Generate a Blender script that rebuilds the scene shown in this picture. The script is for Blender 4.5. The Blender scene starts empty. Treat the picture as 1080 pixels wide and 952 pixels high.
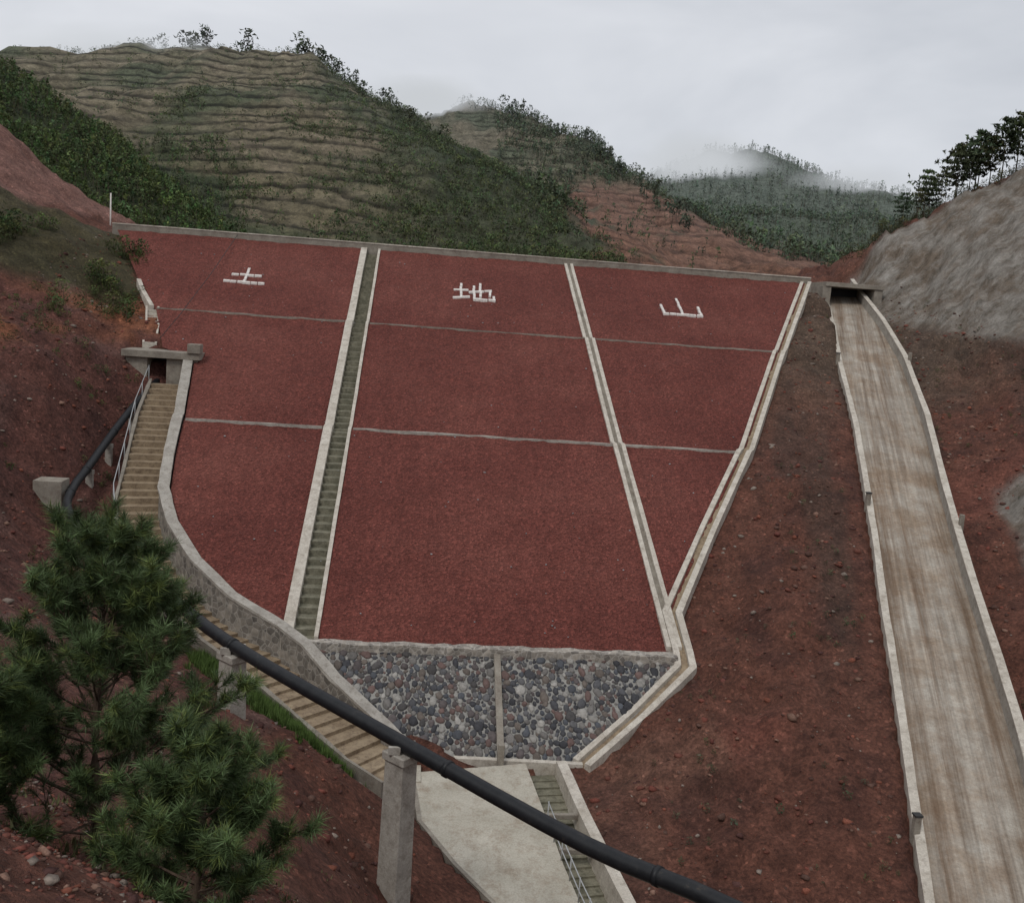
import bpy, bmesh, math, random
import numpy as np
from mathutils import Vector, Matrix
rng=np.random.default_rng(7); random.seed(7)
SC=bpy.context.scene; COL=SC.collection

# ------------------------------------------------------------------ helpers
def link(o,parent=None):
    COL.objects.link(o)
    if parent: o.parent=parent
    return o
def empty(name):
    e=bpy.data.objects.new(name,None); e.empty_display_size=.5; return link(e)
def mesh_obj(name,verts,faces,mat=None,parent=None,smooth=False):
    me=bpy.data.meshes.new(name); me.from_pydata([tuple(v) for v in verts],[],faces); me.update()
    if mat: me.materials.append(mat)
    if smooth: me.polygons.foreach_set("use_smooth",[True]*len(me.polygons))
    return link(bpy.data.objects.new(name,me),parent)
def add_attr(me,nm,cols,n):
    a=me.color_attributes.new(nm,'FLOAT_COLOR','POINT')
    c=np.ones((n,4),dtype=np.float32); c[:,:3]=cols; a.data.foreach_set("color",c.ravel())
def fast_mesh(name,V,F,mat,cols=None,parent=None,smooth=False,msk=None):
    k=F.shape[1]; me=bpy.data.meshes.new(name)
    me.vertices.add(len(V)); me.vertices.foreach_set("co",V.astype(np.float32).ravel())
    me.loops.add(F.size); me.loops.foreach_set("vertex_index",F.astype(np.int32).ravel())
    me.polygons.add(len(F)); me.polygons.foreach_set("loop_start",np.arange(0,F.size,k,dtype=np.int32))
    me.polygons.foreach_set("loop_total",np.full(len(F),k,dtype=np.int32))
    if smooth: me.polygons.foreach_set("use_smooth",np.ones(len(F),dtype=bool))
    me.update(calc_edges=True)
    if cols is not None: add_attr(me,"Col",cols,len(V))
    if msk is not None: add_attr(me,"Msk",msk,len(V))
    me.materials.append(mat)
    return link(bpy.data.objects.new(name,me),parent)
def hash2(ix,iy,s):
    h=np.sin(ix*127.1+iy*311.7+s*74.7)*43758.5453
    return h-np.floor(h)
def vnoise(x,y,s=0):
    ix=np.floor(x);iy=np.floor(y);fx=x-ix;fy=y-iy
    fx=fx*fx*(3-2*fx);fy=fy*fy*(3-2*fy)
    a=hash2(ix,iy,s);b=hash2(ix+1,iy,s);c=hash2(ix,iy+1,s);d=hash2(ix+1,iy+1,s)
    return (a+(b-a)*fx)*(1-fy)+(c+(d-c)*fx)*fy
def fbm(x,y,s=0,o=4):
    t=0;a=.5;n=0
    for i in range(o):
        t=t+a*vnoise(x,y,s+i*3.1);n+=a;a*=.5;x=x*2.03+5.2;y=y*2.03+1.3
    return t/n*2-1
def sst(a,b,x):
    t=np.clip((x-a)/(b-a),0,1);return t*t*(3-2*t)
def inpoly(X,Y,P):
    r=np.zeros(X.shape,bool);n=len(P);j=n-1
    for i in range(n):
        xi,yi=P[i];xj,yj=P[j]
        if yi!=yj:
            c=((yi>Y)!=(yj>Y))&(X<(xj-xi)*(Y-yi)/(yj-yi)+xi); r^=c
        j=i
    return r
def polydist(X,Y,P):
    P=np.array(P,float);best=np.full(X.shape,1e9);vals=np.zeros(X.shape+(P.shape[1]-2,));side=np.zeros(X.shape)
    for i in range(len(P)-1):
        a=P[i];b=P[i+1];dx,dy=b[0]-a[0],b[1]-a[1];L=dx*dx+dy*dy
        t=np.clip(((X-a[0])*dx+(Y-a[1])*dy)/L,0,1)
        d=np.hypot(X-a[0]-t*dx,Y-a[1]-t*dy);m=d<best
        best=np.where(m,d,best)
        v=a[2:]+t[...,None]*(b[2:]-a[2:]);vals=np.where(m[...,None],v,vals)
        sd=np.sign((X-a[0])*dy-(Y-a[1])*dx);side=np.where(m,sd,side)
    return best,vals,side

# ------------------------------------------------------------------ materials
class NT:
    def __init__(s,name):
        s.m=bpy.data.materials.new(name);s.m.use_nodes=True;s.t=s.m.node_tree;s.b=s.t.nodes["Principled BSDF"]
        s.b.inputs["Specular IOR Level"].default_value=.25
    def n(s,ty,**k):
        n=s.t.nodes.new(ty)
        for a,v in k.items():
            if hasattr(n,a): setattr(n,a,v)
            else: n.inputs[a.replace("_"," ")].default_value=v
        return n
    def l(s,a,b): s.t.links.new(a,b)
    def pos(s,scale=(1,1,1),rotz=0):
        g=s.n("ShaderNodeNewGeometry");mp=s.n("ShaderNodeMapping");mp.inputs["Scale"].default_value=scale
        if rotz:
            r=s.n("ShaderNodeVectorRotate");r.rotation_type='Z_AXIS';r.inputs["Angle"].default_value=rotz
            s.l(g.outputs["Position"],r.inputs["Vector"]);s.l(r.outputs[0],mp.inputs[0])
        else: s.l(g.outputs["Position"],mp.inputs[0])
        return mp.outputs[0]
    def noise(s,vec,scale,detail=5,rough=.6):
        n=s.n("ShaderNodeTexNoise",Scale=scale,Detail=min(detail,5),Roughness=rough);s.l(vec,n.inputs["Vector"]);return n.outputs[0]
    def vor(s,vec,scale,feat='F1'):
        n=s.n("ShaderNodeTexVoronoi",Scale=scale);n.feature=feat;s.l(vec,n.inputs["Vector"]);return n
    def math(s,op,a,b=0.):
        n=s.n("ShaderNodeMath");n.operation=op
        for v,i in ((a,0),(b,1)):
            if hasattr(v,'links'): s.l(v,n.inputs[i])
            else: n.inputs[i].default_value=v
        return n.outputs[0]
    def ramp(s,fac,stops,interp='LINEAR'):
        r=s.n("ShaderNodeValToRGB");r.color_ramp.interpolation=interp;e=r.color_ramp.elements
        while len(e)<len(stops): e.new(.5)
        for i,(p,c) in enumerate(stops):
            e[i].position=p;e[i].color=(*c,1) if len(c)==3 else c
        s.l(fac,r.inputs[0]);return r.outputs[0]
    def mix(s,fac,a,b,mode='MIX'):
        n=s.n("ShaderNodeMix");n.data_type='RGBA';n.blend_type=mode
        for v,i in ((fac,0),(a,6),(b,7)):
            if hasattr(v,'links'): s.l(v,n.inputs[i])
            elif i==0: n.inputs[0].default_value=v
            else: n.inputs[i].default_value=(*v,1)
        return n.outputs[2]
    def out(s,col,rough=.9,bump=None,bs=.3,bd=.05):
        if hasattr(col,'links'): s.l(col,s.b.inputs["Base Color"])
        else: s.b.inputs["Base Color"].default_value=(*col,1)
        s.b.inputs["Roughness"].default_value=rough
        if bump is not None:
            b=s.n("ShaderNodeBump");b.inputs["Strength"].default_value=bs;b.inputs["Distance"].default_value=bd
            s.l(bump,b.inputs["Height"]);s.l(b.outputs[0],s.b.inputs["Normal"])
        return s.m
g3=lambda v:(v,v,v)
def mat_gravel():
    s=NT("red_gravel");P=s.pos()
    v=s.vor(P,9.5)
    big=s.ramp(s.noise(P,.13,5,.65),[(.3,(.110,.031,.024)),(.5,(.142,.042,.032)),(.72,(.175,.058,.044))])
    st=s.mix(.45,big,s.ramp(s.noise(s.pos((1.6,.1,.1)),1.,4,.65),[(.3,g3(.8)),(.7,g3(1.2))]),'MULTIPLY')
    sp=s.ramp(v.outputs["Color"],[(0,g3(.5)),(.7,g3(1.15)),(.95,g3(1.8)),(1,g3(2.8))])
    c=s.mix(.75,st,sp,'MULTIPLY')
    sp2=s.ramp(s.noise(P,20,2,.7),[(.3,g3(.55)),(.7,g3(1.45))])
    c=s.mix(.65,c,sp2,'MULTIPLY')
    return s.out(c,.95,v.outputs["Distance"],1.,.09)
def mat_terrain():
    s=NT("earth_and_vegetation_ground");P=s.pos()
    a=s.n("ShaderNodeAttribute");a.attribute_name="Col"
    mk=s.n("ShaderNodeAttribute");mk.attribute_name="Msk";sm=s.n("ShaderNodeSeparateColor");s.l(mk.outputs["Color"],sm.inputs[0])
    n1=s.ramp(s.noise(P,1.1,5,.72),[(.25,g3(.45)),(.75,g3(1.5))])
    c=s.mix(.95,a.outputs["Color"],n1,'MULTIPLY')
    n2=s.ramp(s.noise(P,8,4,.8),[(.3,g3(.4)),(.7,g3(1.55))])
    c=s.mix(.85,c,n2,'MULTIPLY')
    v=s.vor(P,8)
    sp=s.ramp(v.outputs["Color"],[(0,g3(.55)),(.84,g3(1.1)),(1,g3(2.4))])
    soil=s.mix(.75,c,sp,'MULTIPLY')
    hb=s.ramp(s.noise(P,.3,5,.75),[(.3,g3(.45)),(.7,g3(1.4))])
    soil=s.mix(sm.outputs[2],soil,s.mix(1,soil,hb,'MULTIPLY'))
    g=s.n("ShaderNodeNewGeometry");sx=s.n("ShaderNodeSeparateXYZ");s.l(g.outputs["Position"],sx.inputs[0])
    zz=s.math('ADD',s.math('MULTIPLY',sx.outputs[2],.34),s.math('MULTIPLY',s.noise(P,.014,5,.55),6.5))
    fr=s.math('FRACT',zz)
    band=s.ramp(fr,[(0,g3(.25)),(.2,g3(.38)),(.36,g3(1.1)),(.8,g3(1.4)),(1,g3(.95))])
    patch=s.ramp(s.noise(P,.045,5,.75),[(.36,g3(.2)),(.54,g3(1))])
    tm=s.mix(1,sm.outputs[0],patch,'MULTIPLY')
    ter=s.mix(1,soil,band,'MULTIPLY');c=s.mix(tm,soil,ter)
    sn=s.noise(s.pos((.16,1.,.5),math.radians(-22)),1.5,5,.75)
    sc=s.ramp(sn,[(.3,(.10,.088,.072)),(.43,(.19,.172,.148)),(.6,(.29,.268,.238)),(.78,(.42,.40,.365))])
    sc=s.mix(.8,sc,s.ramp(s.noise(P,.4,5,.75),[(.38,(.62,.5,.4)),(.56,(1.1,1.1,1.1))]),'MULTIPLY')
    sc=s.mix(.4,sc,n2,'MULTIPLY')
    c=s.mix(sm.outputs[1],c,sc)
    return s.out(c,.95,s.noise(P,5,5,.8),1.,.2)
def mat_conc(name,c1,c2,dirt=(.12,.08,.055),amt=.55,sc=1.2,bs=.3):
    s=NT(name);P=s.pos()
    c=s.ramp(s.noise(P,sc,4,.65),[(.3,c1),(.7,c2)])
    d=s.ramp(s.noise(P,sc*2.7,5,.78),[(.48,g3(0)),(.72,g3(1))])
    dm=s.mix(1,d,g3(amt),'MULTIPLY')
    c=s.mix(dm,c,dirt)
    f=s.noise(P,18,3,.7)
    c=s.mix(.8,c,s.ramp(f,[(.3,g3(.75)),(.7,g3(1.15))]),'MULTIPLY')
    return s.out(c,.85,f,bs,.03)
def mat_spill():
    s=NT("spillway_concrete");ang=math.radians(18.5);P=s.pos()
    c=s.ramp(s.noise(P,.8,5,.75),[(.3,(.31,.265,.215)),(.6,(.44,.40,.34)),(.75,(.52,.485,.42))])
    st=s.noise(s.pos((1.5,.05,.05),ang),1.,5,.78)
    c=s.mix(s.ramp(st,[(.36,g3(.85)),(.5,g3(.3)),(.6,g3(0))]),c,(.17,.115,.075))
    st2=s.noise(s.pos((6,.1,.1),ang),1.,4,.6)
    c=s.mix(.65,c,s.ramp(st2,[(.35,g3(.62)),(.6,g3(1.08))]),'MULTIPLY')
    b=s.ramp(s.noise(P,.3,5,.75),[(.42,(1,1,1)),(.62,(.7,.56,.44))])
    c=s.mix(.75,c,b,'MULTIPLY')
    f=s.noise(P,9,4,.8)
    c=s.mix(.7,c,s.ramp(f,[(.3,g3(.65)),(.7,g3(1.2))]),'MULTIPLY')
    return s.out(c,.75,f,.25,.03)
def mat_attr(name,rough=.9,var=.5,sc=3,bs=.4,spec=.2):
    s=NT(name);P=s.pos();a=s.n("ShaderNodeAttribute");a.attribute_name="Col"
    s.b.inputs["Specular IOR Level"].default_value=spec
    if var==0: return s.out(a.outputs["Color"],rough)
    f=s.noise(P,sc*2,4,.75)
    c=s.mix(var,a.outputs["Color"],s.ramp(f,[(.3,g3(.55)),(.7,g3(1.45))]),'MULTIPLY')
    return s.out(c,rough,f if bs else None,bs,.02)
def mat_wallstone(name="masonry_stone",k=1.,sc=3.2):
    s=NT(name);P=s.pos();v=s.vor(P,sc);e=s.vor(P,sc,'DISTANCE_TO_EDGE')
    c=s.ramp(v.outputs["Color"],[(0,(.11*k,.1*k,.09*k)),(.5,(.2*k,.18*k,.155*k)),(1,(.3*k,.27*k,.23*k))])
    m=s.ramp(e.outputs["Distance"],[(.02,g3(1)),(.06,g3(0))])
    c=s.mix(m,c,(.3*k,.28*k,.25*k));c=s.mix(.8,c,s.ramp(s.noise(P,2.5,5,.75),[(.3,g3(.45)),(.7,g3(1.3))]),'MULTIPLY')
    return s.out(c,.9,e.outputs["Distance"],.6,.06)
M_grav=mat_gravel();M_ter=mat_terrain();M_spill=mat_spill()
M_conc=mat_conc("pale_concrete",(.43,.385,.32),(.62,.575,.5))
M_concd=mat_conc("weathered_concrete",(.2,.175,.145),(.33,.3,.25))
M_pier=mat_conc("pier_concrete",(.3,.275,.24),(.45,.42,.37),(.13,.10,.075),.6,1.6)
M_path=mat_conc("path_concrete",(.38,.35,.285),(.5,.465,.39),(.24,.175,.12),.7,.7)
M_step=mat_conc("stair_concrete",(.23,.17,.11),(.37,.29,.195),(.08,.05,.035),.75,1.5)
M_riser=mat_conc("mossy_step_concrete",(.12,.115,.08),(.27,.25,.185),(.045,.045,.03),.75,2)
M_white=mat_conc("white_paint",(.6,.56,.52),(.77,.74,.69),(.3,.16,.12),.5,3)
M_wall=mat_wallstone("masonry_stone",1.1);M_cope=mat_wallstone("pale_masonry",1.5,4.5)
M_mortar=mat_conc("mortar",(.22,.21,.195),(.33,.32,.29),(.07,.07,.06),.6,2)
M_stone=mat_attr("river_stone",.8,.7,5,.5,.3)
M_rock=mat_attr("loose_rock",.95,.8,10,.6,.1)
M_leaf=mat_attr("tree_foliage",.75,0,2,.0,.2)
M_needle=mat_attr("pine_needles",.55,0,3,.0,.3)
M_grass=mat_attr("grass_blades",.7,0,3,0,.2)
def mk_bark():
    s=NT("pine_bark");P=s.pos((1,1,.3));f=s.noise(P,30,4,.7);c=s.ramp(f,[(.3,(.05,.035,.025)),(.7,(.16,.11,.08))])
    return s.out(c,.9,f,.6,.01)
M_bark=mk_bark()
def mk_pipe():
    s=NT("black_plastic_pipe");P=s.pos();c=s.ramp(s.noise(P,3,5,.8),[(.35,(.009,.010,.012)),(.6,(.017,.018,.02)),(.78,(.07,.058,.045))])
    s.b.inputs["Specular IOR Level"].default_value=.3
    return s.out(c,.5)
M_pipe=mk_pipe()
s=NT("steel_grey");M_steel=s.out((.4,.41,.41),.5)
s=NT("dark_metal_and_shade");M_dark=s.out((.04,.04,.04),.7)  # also on the panels that paint shade into the openings

# ------------------------------------------------------------------ site survey (metres, camera station = origin)
PY=[39.2,54.45,55.15,66.95,67.65,79.7];PZ=[-13.85,-7.08,-7.08,-1.6,-1.6,3.82]
def Dz(y): return np.interp(y,PY,PZ)
LE=[(39.3,-3.9),(39.7,-4.3),(41.5,-6.9),(43.5,-8.8),(45.9,-10.4),(48.3,-11.4),(51.4,-11.9),(54.9,-12.3),(61.0,-13.2),(62.4,-15.4),(66.7,-16.9),(70.6,-18.9),(79.7,-23.2)]
def leX(y): return np.interp(y,[a for a,b in LE],[b for a,b in LE])
def reX(y): return np.interp(y,[39.2,41.6,54.7,67.4,79.7],[11.8,11.75,18.8,24.9,31.0])
SL=[(34.6,86,4.0),(33.6,81,2.45),(32.0,75.2,.4),(29.6,67.5,-2.3),(26.8,57.8,-5.6),(24.2,49.9,-8.25),(22.4,44.5,-10.1),(20.9,40.2,-11.6),(19.3,35.4,-13.2),(18,31.6,-14.5),(17.05,28.8,-15.5),(16.1,26,-16.45),(14,19.5,-18.7)]
SR=[(37.6,86,4.0),(36.5,81,2.6),(35.7,75.2,.6),(34.0,67.5,-2.0),(31.0,57.8,-5.3),(28.1,49.9,-8.0),(26.2,44.5,-9.85),(24.75,40.2,-11.3),(23.2,35.4,-12.95),(21.9,31.6,-14.2),(20.9,28.8,-15.2),(19.95,26,-16.15),(17.8,19.5,-18.4)]
SCN=[((a[0]+b[0])/2,(a[1]+b[1])/2,(a[2]+b[2])/2,math.hypot(a[0]-b[0],a[1]-b[1])/2) for a,b in zip(SL,SR)]
STAIR=[(-14.5,60.4,-5.7),(-14.2,56.5,-7.35),(-13.6,52.5,-9.05),(-13.1,49,-10.6),(-12.1,46,-11.95),(-10.1,43.2,-13.2),(-7.2,40.3,-14.2),(-5.0,38.4,-14.9),(-3.0,36.3,-15.5),(-1.0,34.3,-16.2),(.3,33.3,-16.55)]
PATHL=[(.7,33.6,-16.55),(1.0,30.5,-16.7),(2.1,28.5,-17.0),(3.2,27,-17.3),(4.0,24,-17.9),(4.6,20,-18.6)]
PATHR=[(4.85,34.45,-16.5),(5.2,30.5,-16.65),(5.45,28.5,-16.95),(5.75,27,-17.25),(6.3,24,-17.85),(6.9,20,-18.6)]
CW=[(6.15,34.4,-16.45),(6.5,31,-16.7),(6.9,28.5,-17.0),(7.25,26.5,-17.25),(7.9,24,-17.8),(8.5,20,-18.6)]
PPOLY=[(a[0]+.12,a[1]) for a in PATHL]+[(a[0],a[1]) for a in CW[::-1]]
PCEN=[((a[0]+b[0])/2+.5,a[1],a[2]) for a,b in zip(PATHL,PATHR)]
TOE=[(-3.9,39.3),(-1.4,36.6),(.4,35.4),(2.3,34.75),(6.9,34.6),(11.8,38.7),(11.8,39.3)]
def Tz(y): return -13.85-.6*(39.2-y)

ctl=[]
def C(*p): ctl.extend(p)
for y in np.arange(40,80,4.5):
    for x in np.linspace(leX(y)+.5,reX(y)-.2,8): C((x,y,float(Dz(y))-.4))
for y in np.arange(41,80,3.): C((float(reX(y))+1.6,y,float(Dz(y))-.15))
for y in np.arange(63,80,3.): C((float(leX(y))-.6,y,float(Dz(y))-.1))
C((5,37,-15.6),(2,36,-16.3),(9,37,-15.9),(9.6,35.8,-15.5),(12.9,38.6,-14.0),(7.9,33.9,-16.5))
for a,b in zip(SL,SR):
    C((a[0]-.5,a[1],a[2]-.1),((a[0]+b[0])/2,(a[1]+b[1])/2,(a[2]+b[2])/2-.4),(b[0]+.9,b[1],b[2]+.1))
for i,a in enumerate(STAIR): C((a[0],a[1],a[2]-.5))
for a,b in zip(PATHL,PATHR): C(((a[0]+b[0])/2,a[1],a[2]-.35),(a[0]-.25,a[1],a[2]+.02))
C((7.5,31,-16.9),(7.8,27,-17.3),(8,23,-18.2),(11.5,29,-16.4),(12.5,34,-15.0),(16,41,-12.1),(20,52,-7.7),(23,58,-5.9),(26.3,67,-2.5),(29.5,74.5,.7))
# right of the spillway
C((38.2,78,1.9),(39.1,70,.9),(40.4,64,.6),(35.6,62,-3.4),(36.4,56,-3.5),(31.6,50,-6.7),(33.6,50,-5.4),(28.8,42,-10),(30.3,45,-8.0),(25,36,-11.9),(27,36,-10.2),(23.5,28,-14),(30,28,-10),(34,40,-5),(40,50,-.5),(22,20,-16),(32,15,-12))
C((37.2,84.5,4.0),(39.2,86,6.2),(43.1,88,10.0),(47.3,88,12.6),(51.2,86,14.9),(45,76,8.0),(49,70,8.6),(58,84,18.5),(70,72,24),(60,60,14),(50,55,5),(90,60,28),(60,100,15),(45,100,7),(80,110,20),(120,90,28))
# left bank
C((-35.8,90,12.3),(-32.8,90,9),(-29,88,6),(-27.1,68,2.4),(-24.3,70,2.1),(-21.6,74,1.4),(-23.1,58,-2.3),(-21.5,62,-2.2),(-19.3,68,-2.1),(-19.9,50,-6),(-18.7,54,-5.3),(-17.8,58,-5.1),(-18,62,-4.0),(-18.5,46,-8.6),(-17.0,52,-8.6),(-16.0,53,-10.1),(-15.6,49,-11.5),(-17.2,44,-10.1),(-14.6,44,-12.2),(-13,40,-12.8),(-9.5,39,-13.9),(-6.5,36.5,-14.6),(-4.2,34,-15.0),(-2.2,31.8,-15.3),(-11.2,30,-9.9),(-13,35,-10.3),(-16,38,-9.6),(-16.2,57,-8.3))
C((-5.4,30.5,-13.3),(-3.9,24,-11.4),(-2.5,22,-11.8),(-1.2,20,-12.4),(-.9,23.5,-14.2),(.2,25,-15.9),(1.7,25.5,-16.9),(-.2,28,-15.8),(3.0,22.5,-17.9),(-.4,31,-16.2),(4.5,18,-17.8))
C((-2.4,6,-3.4),(-2.1,7,-4.3),(-3,10,-6.1),(-1.4,8,-5.3),(-6,6,-2.1),(-8,12,-4.6),(-12,20,-5.5),(-16,30,-6.2),(0,0,-1.7),(4,4,-6),(0,9,-6.9),(2,14,-11),(6,10,-13),(12,15,-18),(20,8,-17),(-6,16,-8),(0,-20,6),(-20,-10,6),(-20,10,0),(-30,30,-1),(-32,50,2),(-38,70,8),(-50,80,16),(-55,40,12),(40,-20,-10))
for x in range(-22,34,7): C((x,82,3.6),(x,90,3.3),(x,105,3.0))
C((-26,84,4.0),(-30,100,6))
# hills
C((-63.7,160,29.6),(-53.9,155,25.2),(-44.1,145,18.6),(-35.2,135,12.6),(-24.7,125,7.4),(-80,150,32),(-60,120,17),(-45,110,12),(-100,180,43),(-30,115,5),(-45,172,14),(-75,200,28))
C((-124,340,58),(-100.9,340,66.),(-80,336,71),(-58.2,330,73.2),(-35.6,310,67.3),(-20.2,290,59.6),(-8.7,270,49.3),(5.8,240,36.4),(21.2,210,24.6),(29,180,13.6),(32.5,165,8),(-150,380,45),(-25,140,3.5),(-5,135,3),(12,132,3),(28,128,3),(-40,190,20),(-58,240,42),(-20,200,25),(-35,250,47),(-88,260,42),(-60,400,50),(-20,370,42),(15,300,26),(38,210,7))
C((-15,470,80),(17.9,450,87.5),(41.2,430,80),(60,390,64),(72.7,340,45.8),(79.7,270,25.6),(73.8,200,10.6),(68,150,3.2),(48,200,6),(45,270,22),(35,350,45),(95,230,8),(100,300,18),(60,560,60),(110,420,30),(-60,560,60))
C((178,800,113),(215,800,134),(253,800,140),(286,760,121),(335,700,99),(372,700,90),(156.6,500,55.9),(188,480,56.7),(208.9,450,45.1),(128.4,350,26.4),(131.3,300,20.9),(120,600,60),(240,600,60),(190,380,20),(130,230,8),(250,1000,80),(450,800,80),(200,250,14),(320,450,40),(-250,600,90),(-330,650,100),(-200,800,60),(-300,300,70),(-200,150,55),(200,120,30),(90,150,8))
for a in np.linspace(0,2*math.pi,14,endpoint=False): C((1800*math.cos(a),500+1900*math.sin(a),60))
ctl=np.array(ctl,float)
ker=lambda d:np.sqrt(d*d+1.2)
A=ker(np.hypot(ctl[:,None,0]-ctl[None,:,0],ctl[:,None,1]-ctl[None,:,1]))
zm=10.0
Wt=np.linalg.solve(A+np.eye(len(A))*1e-3,ctl[:,2]-zm)
DAMPOLY=[(b,a) for a,b in LE]+[(31.2,79.9),(25.1,67.4),(19.0,54.7),(11.9,41.5)]
def H(X,Y):
    X=np.asarray(X,float);Y=np.asarray(Y,float);sh=X.shape;X=X.ravel();Y=Y.ravel();Z=np.empty(len(X))
    for i in range(0,len(X),20000):
        d=np.hypot(X[i:i+20000,None]-ctl[None,:,0],Y[i:i+20000,None]-ctl[None,:,1]);Z[i:i+20000]=ker(d)@Wt+zm
    ds,vs,sd=polydist(X,Y,SCN);dst,vst,_=polydist(X,Y,STAIR);dp,vp,_=polydist(X,Y,PCEN)
    din=inpoly(X,Y,DAMPOLY)|inpoly(X,Y,TOE)
    dd,_,_=polydist(X,Y,[(p[0],p[1],0) for p in DAMPOLY]+[(DAMPOLY[0][0],DAMPOLY[0][1],0)])
    near=np.minimum(np.minimum(ds-vs[:,1],dst-1.),np.minimum(dd,dp-2.6));k=sst(.2,3.,near)*(~din)
    n=.55*fbm(X/6,Y/6,1)+.45*fbm(X/1.7,Y/1.7,2)+.3*(np.abs(fbm(X/.8,Y/.8,3))-.25)
    rill=(np.abs(fbm((X*.94-Y*.33)/1.1,(X*.33+Y*.94)/14,8))-.25)*-.6*(X>8)*(Y>28)
    n=n+rill+.8*(np.abs(fbm(X/2.5,Y/2.5,9))-.25)*(X<-12)*(Y>25)
    far=sst(105,170,Y)
    nf=far*(4.*fbm(X/38,Y/38,4)+2.6*(np.abs(fbm(X/16,Y/22,5))-.3)*1.3+.9*fbm(X/5,Y/5,6))*np.clip(Y/220,.5,1.6)
    flat=sst(80,84,Y)*(1-sst(104,118,Y))*((X>-24)&(X<33))
    cut=((X>36)&(Y>60)&(Y<105))
    Z=Z+n*k*(1-flat)*(1-.6*sst(0,1,(12-Y)/6))*np.where(cut,1.5,1)+nf
    Z=np.where(din,np.minimum(Z,np.where(Y>39.2,Dz(Y),Tz(Y))-.4),Z)
    Z=np.where((ds<vs[:,1]+.15)&(Y<87),vs[:,0]-.4,Z)
    Z=np.where(dst<1.05,vst[:,0]-.5,Z)
    Z=np.where((dst<1.6)&(dst>=1.05),np.minimum(Z,vst[:,0]+.25),Z)
    pin=inpoly(X,Y,PPOLY)
    Z=np.where(pin,np.minimum(Z,vp[:,0]-1.1),Z)
    Z=np.where((X>-17.3)&(X<-13)&(Y>60)&(Y<62.8),np.minimum(Z,-4.6),Z)
    return Z.reshape(sh)
def axis(lo,hi,st,gl,gh,growth):
    a=list(np.arange(lo,hi,st));s=st;x=a[-1]
    while x<gh: s*=growth;x+=s;a.append(x)
    s=st;x=a[0];b=[]
    while x>gl: s*=growth;x-=s;b.append(x)
    return np.array(b[::-1]+a)
xs=axis(-30,56,.36,-2500,2500,1.035);ys=axis(4,92,.36,-60,2400,1.016)
GX,GY=np.meshgrid(xs,ys);GZ=H(GX,GY)
def lerp(c,d,m): return c*(1-m[...,None])+np.array(d)*m[...,None]
HAZE_TINT=np.array((.36,.40,.42));HAZE_LEN=2300.  # distance haze painted into vertex colours: tint and falloff length
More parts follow.
